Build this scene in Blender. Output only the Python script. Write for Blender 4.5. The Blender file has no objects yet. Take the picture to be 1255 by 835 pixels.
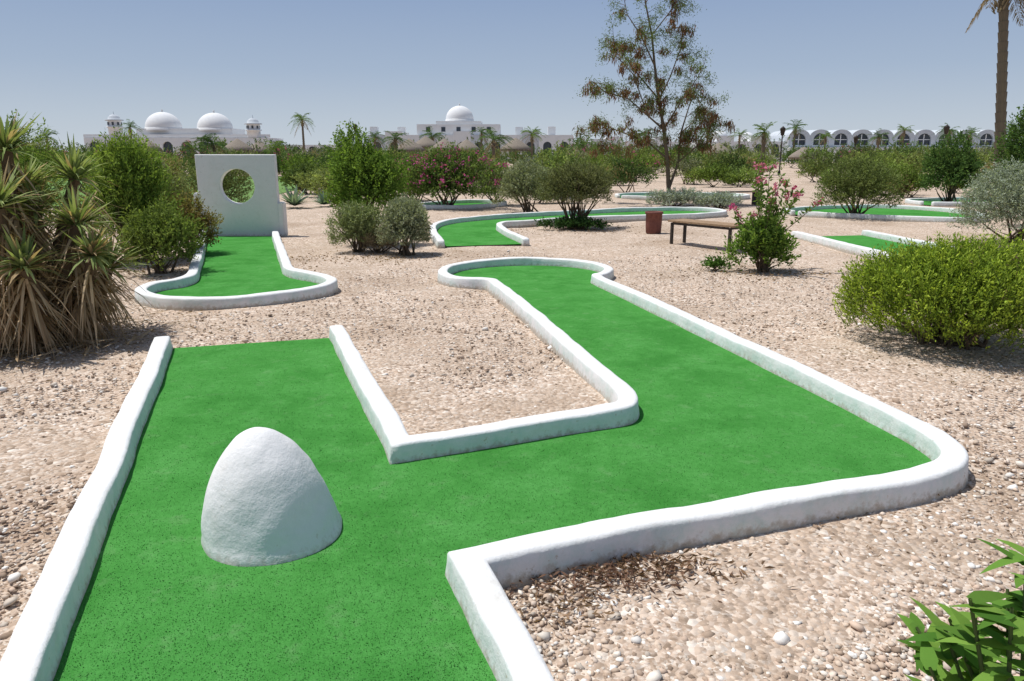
import bpy, bmesh, math, random
import numpy as np
from mathutils import Vector, noise as mnoise
from mathutils.geometry import tessellate_polygon

R = np.random.default_rng(7)
random.seed(7)
scene = bpy.context.scene
COL = scene.collection

# ------------------------------------------------------------------ helpers
def link(ob, parent=None):
    COL.objects.link(ob)
    if parent: ob.parent = parent
    return ob

def empty(name, loc=(0,0,0)):
    e = bpy.data.objects.new(name, None); e.empty_display_size = .3
    COL.objects.link(e); e.location = loc
    return e

def np_mesh(name, V, F, mat, col=None, smooth=False, parent=None):
    """V (n,3); F (m,k) uniform faces; col (n,3)"""
    V = np.asarray(V, dtype=np.float32); F = np.asarray(F, dtype=np.int32)
    me = bpy.data.meshes.new(name)
    me.vertices.add(len(V)); me.vertices.foreach_set("co", V.ravel())
    m, k = F.shape
    me.loops.add(m*k); me.loops.foreach_set("vertex_index", F.ravel())
    me.polygons.add(m); me.polygons.foreach_set("loop_start", np.arange(0, m*k, k, dtype=np.int32))
    if col is not None:
        a = me.color_attributes.new("col", 'FLOAT_COLOR', 'POINT')
        c = np.ones((len(V),4), dtype=np.float32); c[:,:3] = col
        a.data.foreach_set("color", c.ravel())
    me.update(calc_edges=True); me.validate()
    if smooth: me.polygons.foreach_set("use_smooth", np.ones(m, dtype=bool))
    me.materials.append(mat)
    ob = bpy.data.objects.new(name, me)
    return link(ob, parent)

def py_mesh(name, V, F, mat, smooth=False, parent=None):
    me = bpy.data.meshes.new(name); me.from_pydata([tuple(v) for v in V], [], F); me.update()
    if smooth:
        for p in me.polygons: p.use_smooth = True
    me.materials.append(mat)
    return link(bpy.data.objects.new(name, me), parent)

def box(name, c, s, mat, bevel=0.01, parent=None, rot=0):
    bm = bmesh.new(); bmesh.ops.create_cube(bm, size=1)
    for v in bm.verts: v.co = Vector((v.co.x*s[0], v.co.y*s[1], v.co.z*s[2]))
    if bevel: bmesh.ops.bevel(bm, geom=bm.edges[:], offset=bevel, segments=2, affect='EDGES')
    me = bpy.data.meshes.new(name); bm.to_mesh(me); bm.free(); me.materials.append(mat)
    ob = bpy.data.objects.new(name, me); ob.location = c; ob.rotation_euler = (0,0,rot)
    return link(ob, parent)

def lathe(name, prof, loc, mat, n=32, parent=None, smooth=True):
    V=[];F=[]
    for r,z in prof:
        for i in range(n):
            a=2*math.pi*i/n; V.append((loc[0]+r*math.cos(a), loc[1]+r*math.sin(a), loc[2]+z))
    for j in range(len(prof)-1):
        for i in range(n):
            F.append((j*n+i, j*n+(i+1)%n, (j+1)*n+(i+1)%n, (j+1)*n+i))
    return py_mesh(name, V, F, mat, smooth, parent)

# ------------------------------------------------------------------ materials
def newmat(name, diffuse=False):
    m = bpy.data.materials.new(name); m.use_nodes = True
    nt = m.node_tree; nt.nodes.clear()
    out = nt.nodes.new('ShaderNodeOutputMaterial')
    b = nt.nodes.new('ShaderNodeBsdfDiffuse' if diffuse else 'ShaderNodeBsdfPrincipled'); nt.links.new(b.outputs[0], out.inputs[0])
    return m, nt, b, out

def ramp(nt, fac, stops, interp='LINEAR'):
    r = nt.nodes.new('ShaderNodeValToRGB'); cr = r.color_ramp; cr.interpolation = interp
    while len(cr.elements) < len(stops): cr.elements.new(.5)
    for e,(p,c) in zip(cr.elements, stops):
        e.position = p; e.color = (c[0],c[1],c[2],1) if not isinstance(c,(int,float)) else (c,c,c,1)
    nt.links.new(fac, r.inputs[0]); return r.outputs[0]

def mix(nt, f, a, b, mode='MIX'):
    m = nt.nodes.new('ShaderNodeMix'); m.data_type='RGBA'; m.blend_type = mode
    for s,i in ((f,0),(a,6),(b,7)):
        if hasattr(s,'links'): nt.links.new(s, m.inputs[i])
        elif i==0: m.inputs[0].default_value = s
        else: m.inputs[i].default_value = (s[0],s[1],s[2],1)
    return m.outputs[2]

def mth(nt, op, a, b=0.0, clamp=False):
    m = nt.nodes.new('ShaderNodeMath'); m.operation = op; m.use_clamp = clamp
    for s,i in ((a,0),(b,1)):
        if hasattr(s,'links'): nt.links.new(s, m.inputs[i])
        else: m.inputs[i].default_value = s
    return m.outputs[0]

def pos(nt):
    return nt.nodes.new('ShaderNodeNewGeometry').outputs['Position']

def noise(nt, vec, scale, detail=4, rough=.6):
    n = nt.nodes.new('ShaderNodeTexNoise'); n.inputs['Scale'].default_value = scale
    n.inputs['Detail'].default_value = detail; n.inputs['Roughness'].default_value = rough
    nt.links.new(vec, n.inputs['Vector']); return n.outputs['Fac']

def voro(nt, vec, scale, feature='F1'):
    n = nt.nodes.new('ShaderNodeTexVoronoi'); n.feature = feature; n.inputs['Scale'].default_value = scale
    nt.links.new(vec, n.inputs['Vector']); return n

def bump(nt, h, strength, dist, b, prev=None):
    n = nt.nodes.new('ShaderNodeBump'); n.inputs['Strength'].default_value = strength
    n.inputs['Distance'].default_value = dist; nt.links.new(h, n.inputs['Height'])
    if prev is not None: nt.links.new(prev, n.inputs['Normal'])
    if b is not None: nt.links.new(n.outputs[0], b.inputs['Normal'])
    return n.outputs[0]

def mat_ground():
    m, nt, b, out = newmat("gravel_ground", True); p = pos(nt)
    v1 = voro(nt, p, 31); v2 = voro(nt, p, 78)
    sep1 = nt.nodes.new('ShaderNodeSeparateColor'); nt.links.new(v1.outputs['Color'], sep1.inputs[0])
    sep2 = nt.nodes.new('ShaderNodeSeparateColor'); nt.links.new(v2.outputs['Color'], sep2.inputs[0])
    stops = [(0,(.20,.145,.105)),(.2,(.40,.305,.23)),(.45,(.53,.415,.325)),(.7,(.60,.495,.405)),(.88,(.71,.63,.545)),(1,(.82,.77,.70))]
    c1 = ramp(nt, sep1.outputs[0], stops); c2 = ramp(nt, sep2.outputs[0], stops)
    sel = ramp(nt, noise(nt,p,9,3), [(.42,0),(.58,1)])
    c = mix(nt, sel, c2, c1)
    sand = ramp(nt, noise(nt,p,180,2), [(.3,(.36,.28,.21)),(.7,(.53,.43,.34))])
    sm = ramp(nt, noise(nt,p,1.6,4,.7), [(.42,.05),(.66,.65)])
    c = mix(nt, sm, c, sand)
    big = ramp(nt, noise(nt,p,.45,4,.65), [(.3,(.78,.73,.68)),(.5,(.98,.96,.94)),(.7,(1.06,1.02,.99))])
    c = mix(nt, 1.0, c, big, 'MULTIPLY')
    dirt = ramp(nt, noise(nt,p,2.9,5,.75), [(.58,0),(.74,.6)])
    c = mix(nt, dirt, c, (.24,.17,.12))
    nt.links.new(c, b.inputs[0])
    bump(nt, mth(nt,'SUBTRACT',1.0, v1.outputs['Distance']), 1.0, .016, b)
    return m

def mat_turf():
    m, nt, b, out = newmat("artificial_turf", True); p = pos(nt)
    f = noise(nt,p,210,2,.7); g = noise(nt,p,2.2,5,.72); k = noise(nt,p,38,3,.7)
    c = ramp(nt, g, [(.32,(.044,.205,.034)),(.5,(.058,.238,.045)),(.68,(.082,.285,.066))])
    c = mix(nt, ramp(nt,f,[(.35,.0),(.7,.5)]), c, (.11,.34,.09))
    c = mix(nt, ramp(nt,f,[(.3,.4),(.45,0)]), c, (.025,.14,.022))
    c = mix(nt, ramp(nt,k,[(.35,.4),(.6,0)]), c, (.034,.165,.028))
    dust = ramp(nt, noise(nt,p,5.5,6,.8), [(.55,0),(.78,.55)])
    c = mix(nt, dust, c, (.19,.33,.15))
    wear = ramp(nt, noise(nt,p,1.1,5,.7), [(.36,.45),(.5,0)])
    c = mix(nt, wear, c, (.034,.165,.028))
    nt.links.new(c, b.inputs[0])
    bump(nt, f, .7, .005, b)
    return m

def mat_kerb(name="white_kerb_paint", base=(.73,.73,.715), tl=.7, dirt=1.0):
    m, nt, b, out = newmat(name); p = pos(nt)
    sep = nt.nodes.new('ShaderNodeSeparateXYZ'); nt.links.new(p, sep.inputs[0])
    z = sep.outputs[2]
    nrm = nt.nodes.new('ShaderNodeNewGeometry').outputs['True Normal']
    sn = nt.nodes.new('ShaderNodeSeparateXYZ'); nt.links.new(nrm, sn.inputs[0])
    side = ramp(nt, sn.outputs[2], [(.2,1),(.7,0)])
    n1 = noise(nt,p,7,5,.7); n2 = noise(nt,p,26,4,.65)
    c = mix(nt, ramp(nt,n2,[(.35,.25),(.6,0)]), base, (base[0]*.88,base[1]*.885,base[2]*.88))
    teal = mth(nt,'MULTIPLY', side, ramp(nt,n1,[(.42,0),(.66,tl)]))  # side-face teal: paint stains plus green bounce from the turf put into the colour
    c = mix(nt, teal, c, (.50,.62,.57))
    lo = ramp(nt, mth(nt,'ADD', z, mth(nt,'MULTIPLY', mth(nt,'SUBTRACT',n2,.5), .13)), [(.004,.85),(.045,0)])
    c = mix(nt, mth(nt,'MULTIPLY',lo,dirt), c, (.40,.34,.265))
    chip = ramp(nt, noise(nt,p,17,5,.75), [(.64,0),(.67,.75*dirt)])
    c = mix(nt, mth(nt,'MULTIPLY',chip,side), c, (.48,.42,.34))
    grime = ramp(nt, noise(nt,p,4.1,6,.8), [(.53,0),(.75,.5*dirt)])
    c = mix(nt, grime, c, (.54,.50,.42))
    nt.links.new(c, b.inputs['Base Color']); b.inputs['Roughness'].default_value=.65
    b.inputs['Specular IOR Level'].default_value=.25
    q = bump(nt, n2, .35, .009, None); bump(nt, n1, .35, .022, b, q)
    return m

def mat_simple(name, c1, c2, scale=8, rough=.8, bstr=.3, bdist=.01, stretch=None, metal=0):
    m, nt, b, out = newmat(name); p = pos(nt)
    if stretch:
        mp = nt.nodes.new('ShaderNodeMapping'); mp.inputs['Scale'].default_value = stretch
        nt.links.new(p, mp.inputs[0]); p = mp.outputs[0]
    n = noise(nt,p,scale,4,.65)
    nt.links.new(ramp(nt,n,[(.3,c1),(.7,c2)]), b.inputs['Base Color'])
    b.inputs['Roughness'].default_value = rough; b.inputs['Metallic'].default_value = metal
    b.inputs['Specular IOR Level'].default_value=.3
    bump(nt, n, bstr, bdist, b); return m

def mat_foliage():
    m = bpy.data.materials.new("foliage"); m.use_nodes=True; nt=m.node_tree; nt.nodes.clear()
    out = nt.nodes.new('ShaderNodeOutputMaterial'); b = nt.nodes.new('ShaderNodeBsdfDiffuse')
    a = nt.nodes.new('ShaderNodeVertexColor'); a.layer_name = "col"
    nt.links.new(a.outputs[0], b.inputs[0])
    t = nt.nodes.new('ShaderNodeBsdfTranslucent')
    nt.links.new(mix(nt,1.0,a.outputs[0],(1.2,1.25,.6),'MULTIPLY'), t.inputs[0])
    ms = nt.nodes.new('ShaderNodeMixShader'); ms.inputs[0].default_value=.3
    nt.links.new(b.outputs[0], ms.inputs[1]); nt.links.new(t.outputs[0], ms.inputs[2])
    nt.links.new(ms.outputs[0], out.inputs[0])
    return m

def mat_vcol(name):
    m = bpy.data.materials.new(name); m.use_nodes=True; nt=m.node_tree; nt.nodes.clear()
    out = nt.nodes.new('ShaderNodeOutputMaterial'); b = nt.nodes.new('ShaderNodeBsdfDiffuse')
    a = nt.nodes.new('ShaderNodeVertexColor'); a.layer_name = "col"
    nt.links.new(a.outputs[0], b.inputs[0])
    nt.links.new(b.outputs[0], out.inputs[0]); return m

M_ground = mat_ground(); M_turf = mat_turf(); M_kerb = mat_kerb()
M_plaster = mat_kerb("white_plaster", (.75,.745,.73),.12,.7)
M_fol = mat_foliage(); M_stone = mat_vcol("pebble_stone"); M_fibre = mat_vcol("turf_fibre")
M_bldg = mat_simple("white_render_wall",(.66,.67,.68),(.74,.74,.73),.8,.85,.1)
M_bldg2 = mat_simple("grey_render_wall",(.46,.50,.54),(.54,.57,.60),.8,.85,.1)
M_dark = mat_simple("dark_window_glass",(.035,.045,.06),(.06,.075,.09),1,.25,.02)
M_wood = mat_simple("weathered_wood",(.24,.16,.09),(.42,.28,.17),14,.75,.5,.004,(1,1,1))
M_iron = mat_simple("dark_painted_iron",(.03,.025,.022),(.06,.045,.035),20,.6,.2,.002)
M_bin = mat_simple("red_brown_painted_concrete",(.13,.045,.035),(.20,.075,.055),18,.7,.4,.004)
M_thatch = mat_simple("dry_thatch",(.17,.14,.11),(.31,.265,.215),6,.95,.8,.05,(3,3,1))
M_lawn = mat_simple("lawn_grass",(.09,.17,.04),(.16,.28,.065),3,.9,.6,.03)

# ------------------------------------------------------------------ paths / lanes
def chaikin(pts, it=3):
    P = [(p[0],p[1], len(p)>2) for p in pts]
    for _ in range(it):
        Q=[P[0]]
        for i in range(1,len(P)-1):
            a,b,c = P[i-1],P[i],P[i+1]
            if b[2]: Q.append(b)
            else:
                ta=.25
                Q.append((b[0]+(a[0]-b[0])*ta, b[1]+(a[1]-b[1])*ta, False))
                Q.append((b[0]+(c[0]-b[0])*ta, b[1]+(c[1]-b[1])*ta, False))
        Q.append(P[-1]); P=Q
    return np.array([[p[0],p[1]] for p in P])

def offset(P, d, closed=False):
    n=len(P); out=np.zeros_like(P)
    for i in range(n):
        a = P[i-1] if (i>0 or closed) else None; c = P[(i+1)%n] if (i<n-1 or closed) else None
        ts=[]
        if a is not None: t=P[i]-a; ts.append(t/np.linalg.norm(t))
        if c is not None: t=c-P[i]; ts.append(t/np.linalg.norm(t))
        t=sum(ts); t/=np.linalg.norm(t); nn=np.array([-t[1],t[0]])
        k = 1.0/max(.5, float(np.dot(t,ts[0])))
        out[i]=P[i]+nn*d*k
    return out

CENTERS=[]; POLYS=[]
def kerb(P, parent, w=.142, h=.128, step=.05, name="kerb"):
    n=len(P)
    prof=[(-.012,-.04),(-.004,.03),(.002,.07),(.005,h*.88),(.011,h*.965),(.026,h*1.005),(w*.5,h*1.02),(w-.026,h*1.005),(w-.011,h*.955),(w-.004,h*.85),(w,.06),(w+.012,-.04)]
    rails=[offset(P,o) for o,_ in prof]
    segs=[max(1,int(np.linalg.norm(P[i+1]-P[i])/step)) for i in range(n-1)]
    rings=[]
    for i in range(n-1):
        for s in range(segs[i]):
            t=s/segs[i]; rings.append([(r[i]*(1-t)+r[i+1]*t) for r in rails])
    rings.append([r[-1] for r in rails])
    rings=np.array(rings); m=len(prof)
    zz=np.array([z for _,z in prof]); V=np.zeros((len(rings),m,3)); V[:,:,:2]=rings; V[:,:,2]=zz
    c=rings.mean(axis=1); CENTERS.append(c)
    for end in (0,-1):
        t = rings[0].mean(0)-rings[1].mean(0) if end==0 else rings[-1].mean(0)-rings[-2].mean(0)
        t/=np.linalg.norm(t)
        extra=[]
        for k,(sc,adv) in enumerate([(.95,.03),(.80,.052),(.45,.062),(.02,.065)]):
            rr=V[end].copy(); cc=np.array([*rr[:,:2].mean(0), 0.02])
            rr=cc+(rr-cc)*sc; rr[:,:2]+=t*adv; rr[0,2]=rr[-1,2]=-.04
            extra.append(rr)
        if end==0: V=np.concatenate([np.array(extra[::-1]),V])
        else: V=np.concatenate([V,np.array(extra)])
    fl=V.reshape(-1,3)
    for i,v in enumerate(fl):
        q=Vector(v)
        a=mnoise.noise_vector(q*2.6)*.011+mnoise.noise_vector(q*9)*.004+mnoise.noise_vector(q*.9)*.012
        fl[i]+=np.array(a)*np.array([1,1,.9])
    L=len(V)
    idx=np.arange(L*m).reshape(L,m)
    F=np.stack([idx[:-1,:-1],idx[1:,:-1],idx[1:,1:],idx[:-1,1:]],-1).reshape(-1,4)
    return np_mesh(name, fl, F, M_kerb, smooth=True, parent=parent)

def turf(P, parent, z=.014):
    POLYS.append(P)
    V=[(p[0],p[1],z) for p in P]
    tri=tessellate_polygon([[Vector(v) for v in V]])
    return py_mesh("turf", V, [tuple(t) for t in tri], M_turf, parent=parent)

def lane(paths, name="mini_golf_lane", **kw):
    e=empty(name); C=[chaikin(p) for p in paths]
    for c in C: kerb(c,e,**kw)
    poly=np.concatenate([offset(c,.03) for c in C]); turf(poly,e); return e

MAIN=lane([[(-.97,.5),(-3.02,6.33)],
      [(-1.716,6.70),(-.682,3.804,1),(.56,4.33),(.82,4.45),(.87,4.8),(.70,5.5),(.24,7.63),(-.10,9.05),(-.22,9.5),(-.75,9.55),(-.95,10.3),(-.62,11.0),(.15,11.35),(.95,11.15),(1.36,10.5),(1.20,9.95),(1.02,9.80),(1.14,9.35),(1.92,6.23),(2.25,4.75),(2.40,4.05),(2.36,3.70),(2.07,3.53),(1.45,3.32),(.253,2.92),(-.27,2.69,1),(.49,.5)]])
lane([[(-5.02,15.4),(-3.45,10.9),(-3.15,10.1),(-2.50,9.65),(-2.30,9.05),(-2.9,8.35),(-3.7,8.12),(-4.33,8.5),(-4.5,9.1),(-4.15,9.45),(-4.40,10.3),(-6.36,15.4)]])
lane([[(-1.25,13.68),(-1.75,16.4),(-1.62,18.2),(-.16,19.8),(1.66,20.9),(4.23,22.4),(5.9,22.2),(6.1,20.9),(4.63,19.8),(3.1,19.5),(1.3,18.85),(.245,17.8),(-.45,17.4),(-.2,15.6),(.195,14.05)]], step=.12)
lane([[(6.3,10.5),(5.94,15.3)],[(7.4,15.6),(7.75,10.5)]], step=.12)
lane([[(8.0,21.0),(7.9,21.7),(9.8,23.2),(11.6,23.6),(12.9,22),(12.7,19.8),(11.6,18.5),(9.6,19.6),(8.1,20.8)]], step=.15)
lane([[(4.2,29.0),(4.2,30.2),(6.5,31.2),(9,30.6),(9.3,28.6),(6.5,27.8),(4.3,28.8)]], step=.2)
lane([[(13.8,25.0),(13.9,26.8),(18,27.6),(20,26),(18.5,24.4),(14.0,24.8)]], step=.2)
lane([[(-3.1,23.8),(-2.4,25.5),(-.7,26.2),(-.1,24.8),(-1.6,23.0),(-3,23.5)]], step=.2)

# ------------------------------------------------------------------ ground
def ground():
    def axis(fine, lim):
        a=[0.0]; s=fine
        while a[-1]<lim:
            if a[-1]>12: s*=1.12
            a.append(a[-1]+s)
        return np.array(a)
    ax=axis(.12,1600); X=np.concatenate([-ax[::-1],ax[1:]])
    Y=np.concatenate([-axis(.5,120)[::-1][:-1], ax])
    gx,gy=np.meshgrid(X,Y); z=np.zeros_like(gx)
    for k in range(7):
        f=R.uniform(.8,5); th=R.uniform(0,6.28)
        z+=np.sin((gx*math.cos(th)+gy*math.sin(th))*f+R.uniform(0,6))*.010/ (1+f*.2)
    z=z-.018; z=np.minimum(z,.006)
    V=np.stack([gx,gy,z],-1).reshape(-1,3)
    idx=np.arange(gx.size).reshape(gx.shape)
    F=np.stack([idx[:-1,:-1],idx[:-1,1:],idx[1:,1:],idx[1:,:-1]],-1).reshape(-1,4)
    np_mesh("gravel_ground",V,F,M_ground,smooth=True)
ground()
py_mesh("lawn",[(-26,25,.016),(-9.2,24,.016),(-12,56,.016),(-36,58,.016)],[(0,1,2,3)],M_lawn)

def inside(P, poly):
    x,y=P[:,0],P[:,1]; r=np.zeros(len(P),bool); n=len(poly)
    for i in range(n):
        x1,y1=poly[i-1]; x2,y2=poly[i]
        c=((y1>y)!=(y2>y)); 
        with np.errstate(divide='ignore',invalid='ignore'):
            xi=(x2-x1)*(y-y1)/(y2-y1)+x1
        r^= c&(x<xi)
    return r
CC=np.concatenate(CENTERS)
def kdist(P):
    d2=np.empty(len(P))
    for s in range(0,len(P),4000):
        d=P[s:s+4000,None,:]-CC[None]; d2[s:s+4000]=(d**2).sum(-1).min(1)
    return np.sqrt(d2)
def free(P, marg=.078):
    ok=np.ones(len(P),bool)
    for q in POLYS: ok&=~inside(P,q)
    return ok&(kdist(P)>marg)

def pebbles(name,n,r0,r1,smin,smax,power,seed):
    R=np.random.default_rng(seed)
    u=R.random(n); r=r0*(r1/r0)**u; th=R.uniform(-.68,.68,n)
    P=np.stack([r*np.sin(th), r*np.cos(th)],-1)
    P=P[free(P)]; n=len(P)
    bm=bmesh.new(); bmesh.ops.create_icosphere(bm,subdivisions=1,radius=1)
    bv=np.array([v.co[:] for v in bm.verts]); bf=np.array([[v.index for v in f.verts] for f in bm.faces]); bm.free()
    s=smin*(smax/smin)**(R.random(n)**power)
    V=bv[None]*(1+R.uniform(-.28,.28,(n,len(bv),1)))
    V=V*np.stack([np.ones(n),R.uniform(.55,.95,n),R.uniform(.35,.7,n)],-1)[:,None,:]*s[:,None,None]
    a=R.uniform(0,6.28,n); ca,sa=np.cos(a)[:,None],np.sin(a)[:,None]
    x=V[:,:,0]*ca-V[:,:,1]*sa; y=V[:,:,0]*sa+V[:,:,1]*ca
    tl=R.uniform(-.35,.35,n)[:,None]
    V=np.stack([x,y,V[:,:,2]+x*tl],-1)
    V[:,:,:2]+=P[:,None,:]; V[:,:,2]+=(s*.25-.012)[:,None]
    pal=np.array([(.51,.395,.30),(.60,.48,.375),(.65,.54,.445),(.42,.315,.235),(.74,.67,.58),(.29,.215,.16),(.57,.435,.335),(.52,.45,.375),(.80,.76,.70)])
    c=pal[R.integers(0,len(pal),n)]*R.uniform(.82,1.1,(n,1))
    F=(bf[None]+(np.arange(n)*len(bv))[:,None,None]).reshape(-1,3)
    np_mesh(name,V.reshape(-1,3),F,M_stone,np.repeat(c,len(bv),0))
pebbles("gravel_stones",56000,1.5,13,.0045,.0185,1.35,3)
pebbles("loose_stones",1000,1.5,14,.016,.038,2.1,4)

# ------------------------------------------------------------------ vegetation toolkit
def unit(v): return v/np.maximum(np.linalg.norm(v,axis=-1,keepdims=True),1e-9)
def rdir(n,R=R): return unit(R.normal(size=(n,3)))
class Q:
    def __init__(s): s.v=[]; s.c=[]
    def add(s,v,c): s.v.append(v); s.c.append(np.broadcast_to(c,(len(v),3)))
    def leaves(s,P,D,L,W,c,var=.25,droop=0.0):
        n=len(P); D=unit(D); S=unit(np.cross(D,rdir(n))); Nn=np.cross(S,D)
        L=np.broadcast_to(L,(n,))[:,None]; W=np.broadcast_to(W,(n,))[:,None]
        mid=P+D*L*.45+Nn*W*.18
        tip=P+D*L; tip=tip+np.array([0,0,-1])*droop*L
        v=np.stack([P,mid+S*W*.5,tip,mid-S*W*.5],1)
        col=np.broadcast_to(c,(n,3))*R.uniform(1-var,1+var,(n,1))
        s.add(v,col)
    def tubes(s,A,B,ra,rb,c,k=5):
        A=np.asarray(A,float);B=np.asarray(B,float); n=len(A)
        if n==0: return
        D=unit(B-A); up=np.where(np.abs(D[:,2:3])>.9,np.array([[1,0,0.]]),np.array([[0,0,1.]]))
        S=unit(np.cross(D,up)); T=np.cross(D,S)
        ra=np.broadcast_to(ra,(n,))[:,None]; rb=np.broadcast_to(rb,(n,))[:,None]
        for i in range(k):
            a,b=2*math.pi*i/k,2*math.pi*(i+1)/k
            da=S*math.cos(a)+T*math.sin(a); db=S*math.cos(b)+T*math.sin(b)
            s.add(np.stack([A+da*ra,A+db*ra,B+db*rb,B+da*rb],1),np.broadcast_to(c,(n,3))*(1))
    def poly(s,pts,r0,r1,c,k=6):
        pts=np.array(pts,float); n=len(pts); r=np.linspace(r0,r1,n)
        s.tubes(pts[:-1],pts[1:],r[:-1],r[1:],c,k)
    def blades(s,P,D,L,W,c,seg=3,sag=.4,var=.2):
        n=len(P); D=unit(D); S=unit(np.cross(D,np.array([0,0,1.])+rdir(n)*.25))
        L=np.broadcast_to(L,(n,))[:,None]; W=np.broadcast_to(W,(n,))[:,None]; sag=np.broadcast_to(sag,(n,))[:,None]
        col=np.broadcast_to(c,(n,3))*R.uniform(1-var,1+var,(n,1))
        prof=[.55,1.0,.8,.5,.04]; T=np.linspace(0,1,seg+1)
        def at(t): return P+D*L*t+np.array([0,0,-1])*sag*L*t*t
        def wd(t): return W*np.interp(t,np.linspace(0,1,5),prof)*.5
        for a,b in zip(T[:-1],T[1:]):
            pa,pb=at(a),at(b); s.add(np.stack([pa+S*wd(a),pb+S*wd(b),pb-S*wd(b),pa-S*wd(a)],1),col)
    def build(s,name,mat=None,parent=None):
        v=np.concatenate(s.v); c=np.concatenate(s.c); n=len(v)
        return np_mesh(name,v.reshape(-1,3),np.arange(4*n).reshape(n,4),mat or M_fol,np.repeat(c,4,0),parent=parent)

# short fibres standing on the nearest part of the turf
def fibres():
    r=np.random.default_rng(88); n=170000
    rr=1.9*(7.5/1.9)**r.random(n); th=r.uniform(-.66,.66,n); P=np.stack([rr*np.sin(th),rr*np.cos(th)],-1)
    P=P[inside(P,POLYS[0])]; P=P[kdist(P)>.072]; n=len(P)
    P3=np.concatenate([P,np.full((n,1),.0125)],1)
    D=r.normal(size=(n,3))*np.array([1.2,1.2,.2])+np.array([0,0,1.])
    mixf=r.random((n,1)); c=np.array([.042,.195,.034])*(1-mixf)+np.array([.13,.36,.10])*mixf
    q=Q(); q.leaves(P3,D,r.uniform(.004,.009,n),.0038,c,.12); q.build("turf_fibres",M_fibre,MAIN)
fibres()

BARK=np.array([.18,.135,.095])
def shrub_into(q,loc,rx,ry,h,shoots,lps,ll,lw,c1,c2,sl=.22,up=.5,bottom=.0,stems=14,lump=.25,seed=0,flower=None,fn=0,spread=.9,dead=.0):
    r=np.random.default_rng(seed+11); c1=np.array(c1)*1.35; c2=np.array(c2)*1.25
    loc=np.array([loc[0],loc[1],0.]); n=shoots
    d=unit(r.normal(size=(n,3))); d[:,2]=np.where(d[:,2]<-.35,-d[:,2],d[:,2])
    K=r.normal(size=(6,3))*2.6; ph=r.uniform(0,6.28,6)
    lum=np.sin(d@K.T+ph).mean(1)*2.0*lump
    rad=(1-r.random(n)**1.9*.75)*(1+lum)
    cz=bottom+(h-bottom)*.42
    sc=np.array([rx,ry,(h-bottom)*.58]); P=loc+np.array([0,0,cz])+d*rad[:,None]*sc
    P[:,2]=np.maximum(P[:,2], bottom+.02+r.random(n)*.05)
    sd=unit(d*np.array([1,1,.7])+np.array([0,0,up])+r.normal(size=(n,3))*.35)
    P=P-sd*sl*.7; P[:,2]=np.maximum(P[:,2],.02)
    t=np.linspace(.1,1,lps); Ls=sl*r.uniform(.6,1.3,n)
    base=P[:,None,:]+sd[:,None,:]*(Ls[:,None]*t)[:,:,None]+r.normal(size=(n,lps,3))*ll*.15
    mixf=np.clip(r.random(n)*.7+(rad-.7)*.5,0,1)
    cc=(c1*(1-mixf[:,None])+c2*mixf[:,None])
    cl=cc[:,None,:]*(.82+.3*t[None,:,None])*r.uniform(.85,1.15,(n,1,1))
    if dead>0:
        dm=r.random(n)<dead; cl[dm]=np.array([.24,.17,.10])
    ld=unit(sd[:,None,:]+r.normal(size=(n,lps,3))*spread)
    q.leaves(base.reshape(-1,3),ld.reshape(-1,3),ll*r.uniform(.65,1.25,n*lps),lw*r.uniform(.7,1.2,n*lps),cl.reshape(-1,3),.18)
    q.tubes(P,P+sd*Ls[:,None]*.9,.0022+.01*ll,.001,c1*.7+BARK*.3,3)
    if stems:
        k=r.choice(n,min(stems,n),replace=False); A=np.repeat(loc[None],len(k),0)+r.normal(size=(len(k),3))*np.array([rx*.12,ry*.12,0])
        A[:,2]=-.02
        mid=A*.5+P[k]*.5+r.normal(size=(len(k),3))*rx*.06; mid[:,2]=P[k][:,2]*.45
        q.tubes(A,mid,.012+.01*h,.008+.006*h,BARK,5); q.tubes(mid,P[k],.008+.006*h,.003,BARK,4)
    if flower is not None:
        k=r.choice(n,min(fn,n)); k=k[d[k][:,2]>-.1]
        for j in range(6):
            F0=P[k]+sd[k]*Ls[k][:,None]+r.normal(size=(len(k),3))*ll*.5
            q.leaves(F0,rdir(len(k)),ll*.8,ll*.7,np.array(flower),.25)

def shrub(name,*a,**k):
    q=Q(); shrub_into(q,*a,**k); return q.build(name)

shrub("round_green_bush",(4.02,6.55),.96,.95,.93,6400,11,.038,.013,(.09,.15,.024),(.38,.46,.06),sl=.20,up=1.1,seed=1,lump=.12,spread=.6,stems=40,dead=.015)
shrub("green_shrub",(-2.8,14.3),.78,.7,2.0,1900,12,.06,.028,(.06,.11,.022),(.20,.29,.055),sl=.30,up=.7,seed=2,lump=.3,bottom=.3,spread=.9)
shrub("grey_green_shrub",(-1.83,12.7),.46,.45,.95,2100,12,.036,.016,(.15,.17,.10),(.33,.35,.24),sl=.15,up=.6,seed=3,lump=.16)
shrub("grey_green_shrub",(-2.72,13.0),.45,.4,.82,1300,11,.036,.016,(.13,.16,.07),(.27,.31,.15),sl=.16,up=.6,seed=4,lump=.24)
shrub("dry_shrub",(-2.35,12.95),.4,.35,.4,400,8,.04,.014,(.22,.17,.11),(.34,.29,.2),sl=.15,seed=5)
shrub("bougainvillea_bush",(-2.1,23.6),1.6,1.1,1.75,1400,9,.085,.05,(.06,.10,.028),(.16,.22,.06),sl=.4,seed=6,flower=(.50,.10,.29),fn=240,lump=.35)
shrub("bougainvillea_bush",(-3.6,27),1.2,1.1,1.6,800,9,.09,.05,(.05,.09,.025),(.13,.19,.05),sl=.4,seed=61,flower=(.50,.10,.29),fn=80,lump=.35)
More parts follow.
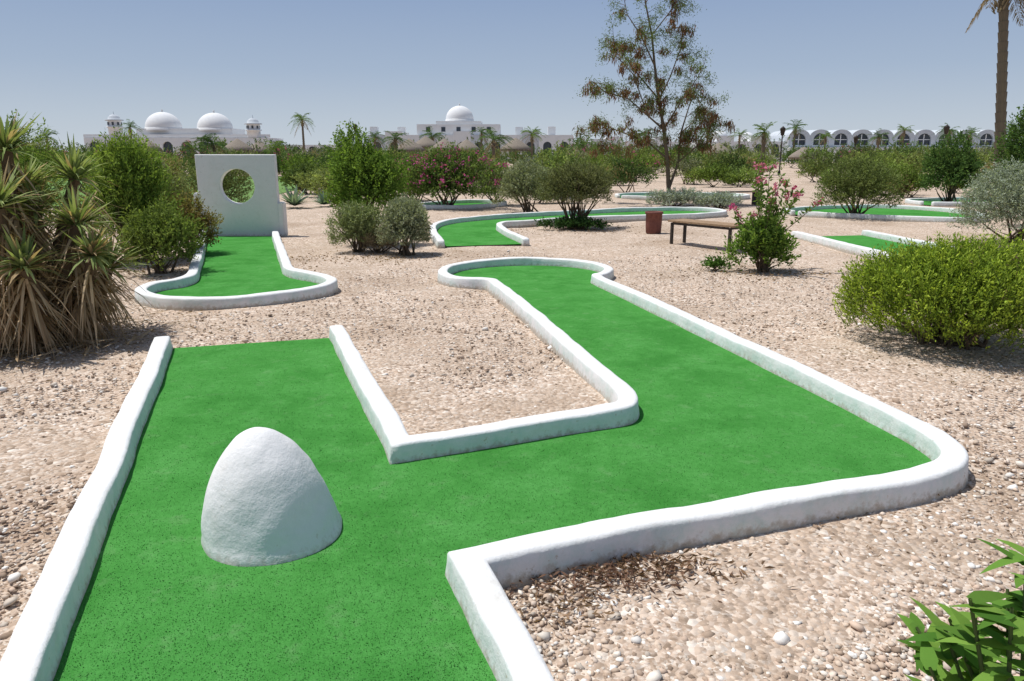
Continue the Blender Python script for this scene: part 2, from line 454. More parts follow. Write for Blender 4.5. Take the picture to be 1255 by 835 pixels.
shrub("olive_shrub",(1.5,17.6),.93,.8,1.5,1700,11,.05,.022,(.075,.09,.035),(.20,.21,.10),sl=.24,up=.5,bottom=.35,seed=7,lump=.2,stems=26)
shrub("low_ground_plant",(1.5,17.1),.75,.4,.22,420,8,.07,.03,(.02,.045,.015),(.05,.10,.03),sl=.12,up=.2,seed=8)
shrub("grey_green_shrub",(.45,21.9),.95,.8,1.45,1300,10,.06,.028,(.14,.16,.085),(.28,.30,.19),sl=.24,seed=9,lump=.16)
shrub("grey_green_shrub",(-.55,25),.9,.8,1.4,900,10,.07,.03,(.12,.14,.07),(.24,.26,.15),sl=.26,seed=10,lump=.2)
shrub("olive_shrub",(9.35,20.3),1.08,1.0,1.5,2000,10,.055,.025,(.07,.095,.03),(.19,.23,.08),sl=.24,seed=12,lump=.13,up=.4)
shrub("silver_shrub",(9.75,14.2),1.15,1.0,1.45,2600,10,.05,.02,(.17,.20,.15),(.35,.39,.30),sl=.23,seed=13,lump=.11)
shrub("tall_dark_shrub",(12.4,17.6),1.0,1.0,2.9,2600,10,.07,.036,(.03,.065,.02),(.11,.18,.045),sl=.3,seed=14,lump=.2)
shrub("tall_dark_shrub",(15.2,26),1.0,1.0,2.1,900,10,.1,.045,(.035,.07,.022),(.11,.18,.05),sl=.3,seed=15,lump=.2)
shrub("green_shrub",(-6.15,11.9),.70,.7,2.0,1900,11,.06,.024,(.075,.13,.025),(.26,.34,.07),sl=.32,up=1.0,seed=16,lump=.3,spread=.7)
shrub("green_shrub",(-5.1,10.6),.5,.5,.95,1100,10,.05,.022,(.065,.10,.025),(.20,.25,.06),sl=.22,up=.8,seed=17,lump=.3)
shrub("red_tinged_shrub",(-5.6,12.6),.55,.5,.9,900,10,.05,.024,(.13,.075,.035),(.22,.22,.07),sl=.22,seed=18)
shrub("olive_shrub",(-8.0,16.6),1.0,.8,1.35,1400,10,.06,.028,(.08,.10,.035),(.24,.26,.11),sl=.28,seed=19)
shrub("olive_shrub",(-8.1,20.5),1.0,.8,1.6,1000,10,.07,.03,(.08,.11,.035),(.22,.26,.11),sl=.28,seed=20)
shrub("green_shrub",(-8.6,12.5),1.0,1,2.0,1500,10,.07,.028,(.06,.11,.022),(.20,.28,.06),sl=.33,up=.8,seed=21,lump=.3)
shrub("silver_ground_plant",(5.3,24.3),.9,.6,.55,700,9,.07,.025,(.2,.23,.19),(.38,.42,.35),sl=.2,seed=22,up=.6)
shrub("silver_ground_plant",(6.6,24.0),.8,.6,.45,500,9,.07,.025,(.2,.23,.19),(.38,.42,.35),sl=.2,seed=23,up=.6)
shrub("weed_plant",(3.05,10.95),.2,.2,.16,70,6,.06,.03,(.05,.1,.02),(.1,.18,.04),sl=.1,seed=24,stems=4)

def flower_shrub():
    q=Q(); shrub_into(q,(3.75,10.9),.48,.42,.75,560,9,.07,.03,(.06,.12,.022),(.2,.29,.06),sl=.22,up=.9,seed=31,lump=.3,stems=20,spread=.8)
    r=np.random.default_rng(5); base=np.array([3.75,10.9,0])
    for i in range(19):
        a=r.uniform(0,6.28); rr=r.uniform(.1,.66); z=r.uniform(.75,1.55)
        tip=base+np.array([rr*math.cos(a)+.05,rr*math.sin(a),z]); mid=base+np.array([rr*.35*math.cos(a),rr*.35*math.sin(a),z*.55])
        q.poly([base+np.array([.03*math.cos(a),.03*math.sin(a),0]),mid,tip],.010,.004,BARK*1.2,5)
        n=40; t=r.uniform(.25,1,n)[:,None]; P=mid*(1-t)+tip*t
        q.leaves(P,unit(rdir(n,r)+np.array([0,0,.5])),.085,.032,np.array([.14,.23,.05]),.3)
        for k in range(r.integers(1,3)):
            c=tip+r.normal(size=3)*.05; col=np.array([.60,.20,.32]) if r.random()<.7 else np.array([.54,.09,.24])
            q.leaves(np.repeat(c[None],14,0)+r.normal(size=(14,3))*.014,rdir(14,r),.040,.034,col,.25)
    q.build("pink_flowering_shrub")
flower_shrub()

# tall feathery tree with brown pods
def pod_tree():
    q=Q(); r=np.random.default_rng(21); Y0=25.8
    def W(px,py,dy=0): # x,z in the tree's own upright plane
        return np.array([px,Y0+dy,py*1.07 if py>1 else py])
    bark=np.array([.22,.17,.125])
    limbs=[([W(5.45,0),W(5.38,.7,.05),W(5.3,1.4),W(5.1,2.3,-.1),W(4.9,3.2,-.1),W(4.72,4.2,0),W(4.6,5.1,.1),W(4.35,6.0,.1),W(4.15,6.9)],.085,.016),
     ([W(5.4,.5),W(5.7,1.3,.1),W(5.75,2.2,.2),W(6.0,3.0,.3),W(6.3,3.7,.4)],.05,.01),
     ([W(5.7,1.3,.1),W(6.2,1.8,-.3),W(6.5,2.4,-.5),W(6.75,2.7,-.6)],.03,.008),
     ([W(5.1,2.3,-.1),W(4.5,2.7,-.4),W(3.8,3.2,-.5),W(3.0,3.4,-.6),W(2.6,3.7,-.6)],.035,.008),
     ([W(5.3,1.4),W(4.7,1.9,.3),W(3.9,2.2,.5),W(3.0,2.5,.6),W(2.5,2.3,.6)],.035,.008),
     ([W(4.9,3.2,-.1),W(4.3,3.9,.3),W(3.7,4.6,.4),W(3.3,5.1,.4)],.03,.008),
     ([W(4.72,4.2),W(4.2,5.0,-.3),W(3.7,5.6,-.4),W(3.5,6.3,-.4)],.028,.007),
     ([W(4.9,3.2,-.1),W(5.3,3.9,.2),W(5.6,4.7,.3),W(5.7,5.4,.3)],.03,.007),
     ([W(4.6,5.1,.1),W(5.1,5.7,0),W(5.5,6.3,-.1),W(5.7,7.0,-.1)],.022,.006),
     ([W(4.35,6.0,.1),W(4.7,6.6,.2),W(4.8,7.3,.2)],.018,.006),
     ([W(5.1,2.3,-.1),W(5.6,3.2,-.5),W(6.0,3.8,-.7),W(6.2,4.2,-.7)],.028,.007),
     ([W(4.5,2.7,-.4),W(3.9,3.9,-.7),W(3.3,4.4,-.9)],.02,.007),
     ([W(4.7,1.9,.3),W(3.8,1.7,.6),W(3.1,1.6,.8)],.02,.007),
     ([W(5.75,2.2,.2),W(6.3,2.6,.5),W(6.9,3.0,.6)],.02,.006)]
    for pts,a,b in limbs:
        P=np.array(pts); q.poly(P,a,b,bark,7)
        L=len(P); nt=int(18*len(P)/4)
        for i in range(nt):
            t=r.uniform(.25,1)*(L-1); k=min(int(t),L-2); f=t-k; s=P[k]*(1-f)+P[k+1]*f
            if s[2]<1.2: continue
            d=unit(r.normal(size=3)*np.array([1,1,.45])+np.array([0,0,.25])); ln=r.uniform(.3,.75)
            m=s+d*ln*.6; e=m+unit(d+np.array([0,0,-.5]))*ln*.5
            q.poly([s,m,e],.008,.003,bark*.9,4)
            leftish=s[0]<4.6; low=s[2]<5.2
            pb=.58 if (leftish and low) else (.40 if low else .15)
            if r.random()<pb:
                for j in range(r.integers(2,4)):
                    c=m*(1-j/3)+e*j/3+r.normal(size=3)*.06; n=24
                    q.leaves(c+r.normal(size=(n,3))*np.array([.07,.07,.07]),unit(r.normal(size=(n,3))*.35+np.array([0,0,-1])),r.uniform(.12,.22,n),.034,np.array([.24,.13,.085]),.4)
            n=r.integers(50,120); tt=r.random(n)[:,None]; c=m*(1-tt)+e*tt
            q.leaves(c+r.normal(size=(n,3))*.10,unit(r.normal(size=(n,3))+np.array([0,0,-.3])),.08,.023,np.array([.15,.20,.065]),.35)
    q.build("acacia_tree")
pod_tree()

# ------------------------------------------------------------------ yuccas (left foreground)
def yucca():
    q=Q(); r=np.random.default_rng(9)
    heads=[(-4.6,6.9,1.72,.50),(-4.75,7.3,1.35,.5),(-3.97,6.75,1.05,.44),(-4.35,6.3,1.25,.46),(-5.0,6.6,1.6,.5),(-3.85,6.95,.62,.42),(-4.25,7.3,1.45,.42),(-4.9,6.1,1.0,.5),(-3.78,6.6,.80,.34),(-4.15,6.2,.75,.4),(-4.6,6.2,.7,.4),(-4.55,7.1,1.15,.45)]
    for hx,hy,hz,L in heads:
        c=np.array([hx,hy,hz]); b=np.array([-4.5+(hx+4.5)*.45,6.7+(hy-6.7)*.4,-.02])
        q.poly([b,(b+c)/2+r.normal(size=3)*.05,c],.07,.05,np.array([.17,.12,.08]),8)
        n=130; d=unit(r.normal(size=(n,3))); d[:,2]=np.where(d[:,2]<-.25,-d[:,2],d[:,2]); d=unit(d+np.array([0,0,.2]))
        P=c+d*.03
        w=r.random((n,1)); cc=np.array([.16,.22,.07])*(1-w)+np.array([.36,.41,.18])*w
        dm=r.random(n)<(.12 if hz>1.1 else .35); cc[dm]=np.array([.46,.34,.20])
        q.blades(P,d,L*r.uniform(.6,1.15,n),.034,cc,3,r.uniform(.02,.55,n))
        n=330; t=r.random((n,1))**.8; P=c*(1-t)+b*t+np.array([0,0,-.02]); a=r.uniform(0,6.28,n)
        d=np.stack([np.cos(a)*r.uniform(.3,1.1,n),np.sin(a)*r.uniform(.3,1.1,n),-r.uniform(-.2,1.0,n)],-1)
        w=r.random((n,1)); cc=np.array([.30,.20,.115])*(1-w)+np.array([.60,.46,.30])*w
        Lm=np.minimum(.48,P[:,2]*.9+.08)
        q.blades(P,d,Lm*r.uniform(.5,1.15,n),.026,cc,3,r.uniform(.2,.9,n),.3)
    n=520; a=r.uniform(0,6.28,n); rr=r.uniform(.1,1.15,n)**.8; P=np.stack([-4.45+rr*np.cos(a),6.65+rr*.8*np.sin(a),r.uniform(.0,.10,n)],-1)
    d=r.normal(size=(n,3))*np.array([1,1,.15]); q.blades(P,d,.3,.022,np.array([.38,.28,.18]),2,.05,.3)
    q.build("yucca_plant")
yucca()

def rosette(name,loc,L,n,c,w=.06,z=.05,sag=.1,seed=1):
    q=Q(); r=np.random.default_rng(seed); d=unit(r.normal(size=(n,3))); d[:,2]=np.abs(d[:,2])*.9+.15
    q.blades(np.repeat(np.array([[loc[0],loc[1],z]]),n,0),d,L*r.uniform(.8,1.1,n),w,np.array(c),3,sag); return q.build(name)
rosette("agave_plant",(-7.0,24.0),.75,46,(.20,.27,.20),.12,seed=2)
rosette("agave_plant",(-6.2,24.6),.6,40,(.20,.27,.20),.10,seed=3)
rosette("agave_plant",(-4.9,8.6),.28,40,(.16,.22,.07),.03,seed=4)

# foreground leafy plant bottom right
def fore_plant():
    q=Q(); r=np.random.default_rng(14); b=np.array([1.27,1.50,0.])
    for i in range(26):
        a0=r.uniform(0,6.28); rr=.34*math.sqrt(r.random()); h=.93-.95*rr+r.uniform(-.20,.05)
        tip=b+np.array([rr*math.cos(a0),rr*math.sin(a0)*.9,h])
        mid=b+(tip-b)*.5+r.normal(size=3)*.02; q.poly([b+r.normal(size=3)*np.array([.03,.03,0]),mid,tip],.008,.004,np.array([.12,.16,.06]),6)
        n=14; t=r.uniform(.15,1,n)[:,None]; P=mid*(1-t)+tip*t; a=r.uniform(0,6.28,n)
        d=np.stack([np.cos(a),np.sin(a),r.uniform(-.1,.9,n)],-1)
        w=r.random((n,1))
        q.blades(P,d,.125*r.uniform(.6,1.15,n),.040,np.array([.07,.17,.028])*(1-w)+np.array([.20,.34,.065])*w,4,r.uniform(.1,.5,n),.25)
    q.build("leafy_plant")
fore_plant()

# ------------------------------------------------------------------ palms
def palm(name,x,y,h,cr,tr,fronds=30,nl=34,seed=0,lean=0,dead=4,col=(.07,.11,.035),rings=True):
    q=Q(); r=np.random.default_rng(seed)
    pts=[];k=max(6,int(h/.35))
    for i in range(k+1):
        t=i/k; pts.append([x+lean*t,y,h*t-.05*(1-t)])
    pts=np.array(pts); rad=tr*(1.25-.35*np.linspace(0,1,k+1)); bark=np.array([.22,.18,.14])
    q.tubes(pts[:-1],pts[1:],rad[:-1]*.9,rad[1:]*1.08,bark,10)
    top=pts[-1]
    n=60; t=r.random(n)**.5; a=r.uniform(0,6.28,n); P=np.stack([top[0]+tr*np.cos(a),top[1]+tr*np.sin(a),top[2]-t*min(1.2,h*.3)],-1)
    q.blades(P,np.stack([np.cos(a),np.sin(a),np.full(n,1.2)],-1),.22*cr/1.8,.09*cr/1.8,bark*1.3,2,0)
    for f in range(fronds+dead):
        isd=f>=fronds; a=r.uniform(0,6.28); el=r.uniform(-.2,1.25) if not isd else r.uniform(-.9,-.2)
        L=cr*r.uniform(.85,1.1)*(1 if not isd else .8); d=np.array([math.cos(a)*math.cos(el),math.sin(a)*math.cos(el),math.sin(el)])
        sag=r.uniform(.35,.7); T=np.linspace(0,1,7)[:,None]
        rp=top+d*L*T+np.array([0,0,-1])*sag*L*T*T
        cc=np.array(col)*r.uniform(.75,1.4) if not isd else np.array([.24,.18,.11])
        q.poly(rp,.022*cr/1.8,.006,cc*1.3,4)
        t=np.repeat(np.linspace(.12,1,nl),2); P=np.stack([np.interp(t,T[:,0],rp[:,j]) for j in range(3)],-1)
        tang=d+np.array([0,0,-1])*sag*2*t[:,None]; tang=unit(tang); sd=unit(np.cross(tang,[0,0,1.]))
        sg=np.tile([1,-1],nl)[:,None]; ld=unit(sd*sg+tang*.7+np.array([0,0,.15])+r.normal(size=(2*nl,3))*.12)
        ll=cr*.24*np.sin(np.clip(t*2.6+.35,0,3.0)); q.leaves(P,ld,ll,cr*.016+.008,cc,.2,droop=.25 if not isd else .6)
    return q.build(name)
palm("palm_tree",19.55,30,8.0,1.9,.175,fronds=20,nl=36,seed=3,lean=-1.1,dead=5)
def Xp(px,Y): return (px-627.5)*Y/929.0
for i,(px,Y,top,cr) in enumerate([(373,120,147,2.6),(163,130,156,2.3),(262,62,176,1.9),(236,90,182,2.0),(485,70,170,1.7),(605,75,172,2.4),(652,110,165,2.4),(590,120,163,2.2),(866,110,160,2.6),(935,60,162,1.6),(972,125,157,2.6),(1160,135,160,2.8),(1105,140,160,2.4),(1185,120,165,2.2),(715,90,178,2.2),(340,70,182,1.8),(20,80,178,2.2),(60,120,168,2.5),(1240,110,160,2.6),(530,100,168,2.4),(1075,120,168,2.2),(905,135,166,2.3),(790,110,166,2.4),(460,115,168,2.2),(1010,130,168,2.1)]):
    palm("palm_tree",Xp(px,Y),Y,1.7+(187.5-top)*Y/959,cr,.16,fronds=20,nl=16,seed=40+i,dead=3,col=(.09,.15,.05) if i%3 else (.13,.20,.05))

# ------------------------------------------------------------------ background shrub masses
def mass(name,n,y0,y1,h0,h1,seed,pal,xr=.8,skip=None,k=1.0):
    q=Q(); r=np.random.default_rng(seed)
    for i in range(n):
        Y=y0+(y1-y0)*r.random()**.9; X=r.uniform(-xr,xr)*Y
        if skip and skip(X,Y): continue
        h=r.uniform(h0,h1); w=h*r.uniform(.55,1.1); c=np.array(pal[r.integers(len(pal))])*r.uniform(.8,1.25)
        s=Y/40
        fl=None
        if r.random()<.08: fl=(.50,.12,.27)
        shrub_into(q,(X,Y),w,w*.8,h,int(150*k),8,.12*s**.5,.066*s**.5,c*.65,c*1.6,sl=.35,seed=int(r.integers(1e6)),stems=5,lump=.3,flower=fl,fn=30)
    q.build(name)
PAL=[(.09,.125,.04),(.06,.10,.03),(.15,.18,.06),(.17,.18,.11),(.11,.16,.035),(.19,.15,.08),(.055,.085,.03),(.14,.19,.05)]
def sk1(X,Y):
    if -19<X<-8.0 and Y<56: return True
    return False
def skc(X,Y):
    if Y<33 and ((3.2<X<13.5) or (-4<X<1)): return True
    if Y<28.5 and 12.5<X<21: return True
    return sk1(X,Y)
mass("distant_shrubs",125,25,42,.7,1.65,5,PAL,skip=skc,k=1.5)
mass("distant_shrubs",210,40,75,1.1,2.15,6,PAL,skip=sk1,k=1.1)
mass("distant_trees",165,76,138,1.5,3.6,8,[(.07,.11,.035),(.09,.13,.045),(.12,.14,.06)],xr=.8)
qq=Q()
for i,(x,y,h,c) in enumerate([(-10.2,36,1.5,4),(-8.9,32,1.3,0),(-9.6,41,1.7,1),(-7.6,30,1.1,2),(-12,50,1.7,0),(-7.2,35,1.5,7),(-10.5,45,1.6,3),(-13.8,52,1.6,6),(-20,48,1.7,0),(-18,56,1.7,1),(-16,57,1.6,2)]):
    c=np.array(PAL[c]); shrub_into(qq,(x,y),h*.8,h*.7,h,420,9,.10,.055,c*.65,c*1.6,sl=.3,seed=200+i,lump=.3)
qq.build("lawn_edge_shrubs")
def hedge(x0,x1,y,h,seed):
    q=Q(); r=np.random.default_rng(seed); n=int((x1-x0)*420)
    P=np.stack([r.uniform(x0,x1,n),y+r.uniform(-.5,.5,n),h*(1-r.random(n)**2)],-1)
    f=r.random(n)<.5; P[f,1]=y-.5+r.random(f.sum())*.1
    q.leaves(P,rdir(n,r),.13,.08,np.array([.045,.09,.025]),.5)
    xs=np.arange(x0,x1,.6); o=np.ones(len(xs))
    q.tubes(np.stack([xs,o*y,o*0],-1),np.stack([xs,o*y,o*h*.9],-1),.04,.02,BARK,5)
    q.build("clipped_hedge")
hedge(-36,-5,62,1.2,1)

# leaf litter
def litter():
    q=Q(); r=np.random.default_rng(77)
    def patch(cx,cy,sx,sy,n,L,w,c):
        P=np.stack([r.normal(cx,sx,n),r.normal(cy,sy,n)],-1); ok=free(P,.08); P=P[ok]; n=len(P)
        P3=np.concatenate([P,r.uniform(.0,.02,(n,1))],1); q.leaves(P3,r.normal(size=(n,3))*np.array([1,1,.12]),L*r.uniform(.5,1.3,n),w,np.array(c),.4)
    patch(.42,2.70,.20,.07,380,.05,.010,(.17,.10,.07)); patch(.62,2.78,.2,.05,200,.05,.012,(.22,.14,.09)); patch(.2,2.5,.12,.08,120,.04,.01,(.3,.2,.13))
    patch(2.0,3.1,.35,.15,90,.03,.010,(.25,.17,.12)); patch(-2.4,12.3,1.0,.4,500,.05,.02,(.25,.17,.10)); patch(-5.0,11,.9,.7,400,.06,.02,(.22,.15,.09))
    patch(3.7,10.7,.6,.4,300,.05,.02,(.25,.17,.1)); patch(3.6,6.0,.7,.35,350,.035,.014,(.25,.19,.12)); patch(-3.6,7.4,.5,.9,260,.06,.012,(.25,.18,.11))
    patch(0,9,5,4,1300,.035,.010,(.16,.11,.08)); patch(1.5,17,1.0,.6,300,.06,.02,(.2,.14,.09)); patch(0,14,7,4,900,.05,.014,(.18,.12,.08))
    q.build("leaf_litter")
litter()

# ------------------------------------------------------------------ hump obstacle
def hump():
    V=[];F=[];n=72;m=30;H=.52
    for j in range(m+1):
        t=j/m; z=H*math.sin(t*math.pi/2); u=min(1.0,z/H); r=.305*(1-u**1.62)**.56
        if j==0: z=-.01
        for i in range(n):
            a=2*math.pi*i/n; q=Vector((math.cos(a)*r*3,math.sin(a)*r*3,z*3))
            k=1+.045*mnoise.noise(q*1.1)+.02*mnoise.noise(q*3+Vector((3,1,2)))
            if z<.05: k*=1.03
            V.append((-1.095-.035*u**.8+r*k*math.cos(a),3.06+r*k*math.sin(a)*.97,z+.006*mnoise.noise(q*4)))
    for j in range(m):
        for i in range(n): F.append((j*n+i,j*n+(i+1)%n,(j+1)*n+(i+1)%n,(j+1)*n+i))
    py_mesh("hump_obstacle",V,F,M_plaster,True)
hump()

# ------------------------------------------------------------------ obstacle wall with round hole
def obstacle_wall():
    e=empty("obstacle_wall_with_round_hole",(-5.69,15.6,0)); e.rotation_euler=(0,0,math.radians(4))
    w,h,d=1.60,1.67,.20; r=.35; cz=1.03; n=64
    V=[];F=[]
    inner=[];outer=[]
    for i in range(n):
        a=2*math.pi*i/n+math.pi/4; c,s=math.cos(a),math.sin(a)
        inner.append((r*c,cz+r*s))
        tx=(w/2)/abs(c) if abs(c)>1e-6 else 1e9
        tz=((h-cz) if s>0 else cz+.02)/abs(s) if abs(s)>1e-6 else 1e9
        t=min(tx,tz); outer.append((t*c,cz+t*s))
    for cx,czz in ((-w/2,h),(w/2,h),(-w/2,-.02),(w/2,-.02)):
        k=min(range(n),key=lambda i:(outer[i][0]-cx)**2+(outer[i][1]-czz)**2); outer[k]=(cx,czz)
    for y in (-d/2,d/2):
        for p in inner: V.append((p[0],y,p[1]))
        for p in outer: V.append((p[0],y,p[1]))
    for i in range(n):
        j=(i+1)%n
        F.append((i,j,n+j,n+i)); F.append((2*n+i,3*n+i,3*n+j,2*n+j))
        F.append((i,2*n+i,2*n+j,j)); F.append((n+i,n+j,3*n+j,3*n+i))
    ob=py_mesh("wall_panel",V,F,M_plaster,parent=e)
    bv=ob.modifiers.new("b",'BEVEL'); bv.width=.02; bv.segments=3; bv.angle_limit=math.radians(50)
    box("side_block_left",(-.845,.02,.44),(.10,.30,.92),M_plaster,.02,e)
    box("side_block_right",(.85,.02,.34),(.11,.30,.72),M_plaster,.02,e)
obstacle_wall()

# ------------------------------------------------------------------ bench & bin
def bench():
    e=empty("park_bench",(3.62,13.75,0)); e.rotation_euler=(0,0,math.atan2(-.80,.62))
    for k,y in enumerate((-.16,-.0,.16)): box("seat_slat_%d"%k,(0,y,.44),(1.5,.145,.035),M_wood,.006,e)
    for k,x in enumerate((-.66,.66)):
        box("leg_%d_front"%k,(x,-.19,.20),(.05,.05,.42),M_iron,.004,e); box("leg_%d_back"%k,(x,.19,.20),(.05,.05,.42),M_iron,.004,e)
        box("cross_rail_%d"%k,(x,0,.397),(.045,.33,.04),M_iron,.004,e)
    box("long_rail",(0,-.19,.395),(1.26,.03,.04),M_iron,.003,e); box("long_rail_back",(0,.19,.395),(1.26,.03,.04),M_iron,.003,e)
bench()
lathe("litter_bin",[(0,0),(.15,0),(.165,.02),(.175,.22),(.178,.42),(.195,.425),(.198,.47),(.175,.475),(.165,.44),(.15,.1),(0,.1)],(3.1,16.2,-.01),M_bin,28)
def bench2():
    e=empty("park_bench",(7.6,25,0)); e.rotation_euler=(0,0,.3)
    for k,y in enumerate((-.16,0,.16)): box("seat_slat_%d"%k,(0,y,.44),(1.5,.145,.035),M_wood,.006,e)
    for k,x in enumerate((-.66,.66)):
        box("leg_%d"%k,(x,0,.20),(.05,.4,.42),M_iron,.004,e)
bench2()

# ------------------------------------------------------------------ umbrellas, lamps
def umbrella(px,Y,top,w=3.2):
    x=Xp(px,Y); zt=1.7+(187.5-top)*Y/959; e=empty("thatched_umbrella",(x,Y,0)); h=w*.34
    lathe("pole",[(.07,0),(.07,zt-.2)],(0,0,0),M_wood,8,e)
    lathe("thatch_roof",[(.02,zt),(.18,zt-.08),(w*.22,zt-h*.38),(w*.38,zt-h*.7),(w*.5,zt-h),(w*.49,zt-h-.18),(w*.3,zt-h*.75),(.1,zt-h*.5)],(0,0,0),M_thatch,18,e)
    q=Q(); n=200; a=R.uniform(0,6.28,n); P=np.stack([w*.48*np.cos(a),w*.48*np.sin(a),np.full(n,zt-h)],-1)
    q.blades(P,np.stack([np.cos(a)*.3,np.sin(a)*.3,-np.ones(n)],-1),.35,.09,np.array([.24,.20,.155]),2,0,.4)
    q.build("thatch_fringe",parent=e)
for px,Y,top in [(155,80,167),(180,85,170),(292,80,170),(318,85,173),(502,78,170),(522,85,167),(545,80,170),(572,85,171),(632,78,169),(880,90,175),(985,85,180)]:
    umbrella(px,Y,top)
def lamp(px,Y,top):
    x=Xp(px,Y); z=1.7+(187.5-top)*Y/959; e=empty("street_lamp",(x,Y,0))
    lathe("post",[(.12,0),(.10,.3),(.06,.35),(.05,z-.75)],(0,0,0),M_iron,10,e)
    lathe("lantern",[(.03,z-.75),(.13,z-.68),(.22,z-.25),(.26,z-.22),(.08,z-.05),(.02,z)],(0,0,0),M_iron,8,e)
for a in [(437,70,152),(957,60,155),(1156,60,153),(1047,70,166),(870,95,168)]: lamp(*a)

# ------------------------------------------------------------------ buildings
def arch_outline(w,z0,zs,rise,n=12,side=3):
    P=[]
    for i in range(side): P.append((-w/2,z0+(zs-z0)*i/side))
    for i in range(n+1):
        a=math.pi-math.pi*i/n; P.append((w/2*math.cos(a),zs+rise*math.sin(a)))
    for i in range(side): P.append((w/2,zs-(zs-z0)*(i+1)/side))
    return P
def bay(name,x,y,z,w,zs,rise,depth,ow,oz0,ozs,orise,parent,mat,side=3):
    O=arch_outline(w,0,zs,rise); I=arch_outline(ow,oz0,ozs,orise); n=len(O); V=[];F=[]
    for yy,L in ((0,O),(0,I),(.45,I),(depth,O)):
        for p in L: V.append((x+p[0],y+yy,z+p[1]))
    for i in range(n):
        j=(i+1)%n
        F.append((i,j,n+j,n+i)); F.append((n+i,n+j,2*n+j,2*n+i)); F.append((i,3*n+i,3*n+j,j))
    py_mesh(name,V,F,mat,parent=parent)
    py_mesh(name+"_glass",[(x+p[0],y+.44,z+p[1]) for p in I],[tuple(range(n))],M_dark,parent=parent)
def dome(name,x,y,z,r,parent,mat,ribs=0,drum=.8,sq=1.0):
    prof=[(r*1.04,0),(r*1.04,drum),(r,drum+.05)]
    prof+=[(r*math.cos(a),drum+.05+r*sq*math.sin(a)) for a in np.linspace(.05,math.pi/2-.03,12)]
    prof+=[(.06*r,drum+.05+r*sq+.02),(.05*r,drum+.05+r*sq*1.12),(0,drum+.05+r*sq*1.2)]
    lathe(name,prof,(x,y,z),mat,28,parent)
def turret(x,y,z,parent,r=1.05,h=2.6):
    lathe("turret_shaft",[(r,0),(r,h*.5),(r*1.2,h*.52),(r*1.2,h*.6),(r*.95,h*.62),(r*.95,h)],(x,y,z),M_bldg,20,parent)
    for k in range(8):
        a=k*math.pi/4+.2; box("turret_window_%d"%k,(x+r*.96*math.cos(a),y+r*.96*math.sin(a),z+h*.8),(.12,.36,h*.22),M_dark,0,parent,a)
    lathe("turret_cap",[(r*.95,h),(r*1.3,h+.05),(r*1.3,h+.25),(r*.9,h+.3),(r*.82,h+.7),(r*.5,h+1.1),(.08,h+1.3),(.04,h+1.8)],(x,y,z),M_bldg2,20,parent)

def left_building():
    Y=150; e=empty("domed_building")
    x0,x1=Xp(105,Y),Xp(330,Y); n=10; w=(x1-x0)/n
    for i in range(n): bay("arcade_bay_%d"%i,x0+w*(i+.5),Y,0,w*.998,4.6+.0,.03,10,w*.55,1.0,2.9,w*.27,e,M_bldg)
    box("parapet",((x0+x1)/2,Y+.6,4.95),(x1-x0+.4,.5,.6),M_bldg,.03,e)
    box("upper_block",(Xp(225,Y),Y+5,5.6),(19,7.5,1.6),M_bldg,.05,e)
    dome("dome_left",Xp(193,Y),Y+4,6.0,3.45,e,M_bldg,drum=.5,sq=.9); dome("dome_right",Xp(257,Y),Y+4,6.0,3.4,e,M_bldg,drum=.4,sq=.9)
    turret(Xp(142,Y),Y+1,5.2,e,r=1.3,h=2.6); turret(Xp(311,Y),Y+1,4.7,e,r=1.3,h=2.4)
left_building()
def wing():
    Y=158; e=empty("low_white_building")
    x0,x1=Xp(335,Y),Xp(450,Y); n=6; w=(x1-x0)/n
    for i in range(n): bay("bay_%d"%i,x0+w*(i+.5),Y,0,w*.998,3.3,.03,8,w*.5,.8,2.2,w*.25,e,M_bldg)
wing()
def centre_building():
    Y=150; e=empty("central_domed_building")
    x0,x1=Xp(452,Y),Xp(702,Y); n=12; w=(x1-x0)/n
    for i in range(n): bay("bay_%d"%i,x0+w*(i+.5),Y,0,w*.998,5.1+(.7 if i%4==1 else 0),.03,10,w*.5,1.0,3.0,w*.25,e,M_bldg if i%3 else M_bldg2)
    cx=Xp(562,Y)
    box("central_block",(cx,Y+5,5.9),(16.5,8,2.6),M_bldg,.05,e)
    box("stepped_block",(cx,Y+5,7.45),(9,7,.7),M_bldg,.05,e)
    dome("dome",cx,Y+5,7.8,2.8,e,M_bldg,drum=.4,sq=.95)
    for dx in (-11.5,-17,12,18.5): box("roof_turret",(cx+dx,Y+3,5.6),(1.5,1.5,2.0+abs(dx)*.02),M_bldg,.04,e)
    for k in range(5): box("roof_window_%d"%k,(cx-6+3*k,Y+.98,6.2),(.8,.1,.9),M_dark,0,e)
centre_building()
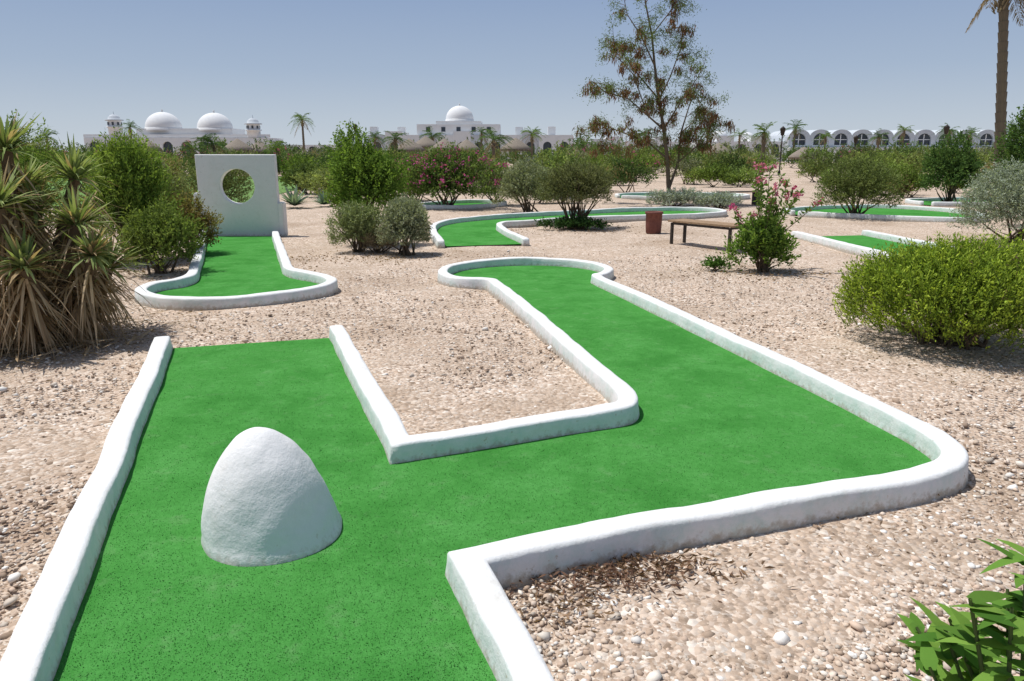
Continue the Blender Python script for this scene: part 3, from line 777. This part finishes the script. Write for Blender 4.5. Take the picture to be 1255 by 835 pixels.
def right_building():
    Y=150; e=empty("vaulted_hotel_building")
    x0=Xp(965,Y); x1=Xp(1225,Y); n=10; w=(x1-x0)/n
    for i in range(n):
        xx=x0+w*(i+.5)
        bay("vault_bay_%d"%i,xx,Y+.15*i,0,w*.998,4.75,w*.34,12,w*.62,3.2,4.3,w*.27,e,M_bldg2)
        bay("porch_arch_%d"%i,xx,Y-1.6+.15*i,0,w*.998,2.75,.03,1.55,w*.62,.1,1.3,w*.25,e,M_bldg)
        box("mullion_%d"%i,(xx,Y+.38+.15*i,4.2),(.16,.1,2.1),M_bldg,0,e)
        box("transom_%d"%i,(xx,Y+.36+.15*i,4.25),(w*.6,.08,.14),M_bldg,0,e)
    x2=Xp(860,Y)
    m=5; w2=(x0-x2)/m
    for i in range(m): bay("left_wing_bay_%d"%i,x2+w2*(i+.5),Y+2,0,w2*.998,3.9+(i%2)*1.1,.03,9,w2*.45,.9,2.7,w2*.22,e,M_bldg)
    dome("small_dome_a",Xp(890,Y),Y+6,4.6,1.7,e,M_bldg,drum=.3,sq=.7); dome("small_dome_b",Xp(925,Y),Y+6,4.4,1.5,e,M_bldg,drum=.3,sq=.7)
right_building()
def mid_building():
    Y=160; e=empty("white_outbuilding")
    x0,x1=Xp(705,Y),Xp(860,Y); n=8; w=(x1-x0)/n
    for i in range(n): bay("bay_%d"%i,x0+w*(i+.5),Y,0,w*.998,4.0+(i%3)*.5,.03,8,w*.5,.8,2.6,w*.25,e,M_bldg)
mid_building()

# ------------------------------------------------------------------ light, sky, camera
S=Vector((-.93,.30,0)).normalized(); el=math.radians(68)
sv=Vector((S.x*math.cos(el),S.y*math.cos(el),math.sin(el)))
sun=bpy.data.lights.new("sun",'SUN'); sun.energy=4.35; sun.angle=math.radians(.5); sun.color=(1,.975,.935)
so=bpy.data.objects.new("sun",sun); so.rotation_euler=sv.to_track_quat('Z','Y').to_euler(); so.location=(0,0,30); link(so)
wd=bpy.data.worlds.new("World"); scene.world=wd; wd.use_nodes=True; nt=wd.node_tree
bg=nt.nodes['Background']; sk=nt.nodes.new('ShaderNodeTexSky'); sk.sky_type='NISHITA'; sk.sun_disc=False
sk.sun_elevation=el; sk.sun_rotation=math.atan2(S.x,S.y); sk.air_density=1.0; sk.dust_density=1.5; sk.ozone_density=1.5
# desert haze: pale blue layer that thins out with elevation
tc=nt.nodes.new('ShaderNodeTexCoord'); sx=nt.nodes.new('ShaderNodeSeparateXYZ'); nt.links.new(tc.outputs['Generated'],sx.inputs[0])
hz=ramp(nt,sx.outputs[2],[(0,(.56,.615,.67)),(.04,(.49,.565,.65)),(.10,(.375,.47,.61)),(.20,(.265,.365,.555))])
hs=nt.nodes.new('ShaderNodeVectorMath'); hs.operation='SCALE'; nt.links.new(hz,hs.inputs[0]); hs.inputs['Scale'].default_value=10
fac=ramp(nt,sx.outputs[2],[(0,1),(.22,1),(.6,.15)])
nt.links.new(mix(nt,fac,sk.outputs[0],hs.outputs[0]),bg.inputs[0]); bg.inputs[1].default_value=.10

cam=bpy.data.cameras.new("camera"); cam.lens=25.82; cam.sensor_width=36; cam.clip_start=.05; cam.clip_end=4000
co=bpy.data.objects.new("camera",cam); co.location=(0,0,1.7); co.rotation_euler=(math.radians(90-14.33),0,0); link(co); scene.camera=co
scene.view_settings.view_transform='Standard'; scene.view_settings.look='None'; scene.view_settings.exposure=0
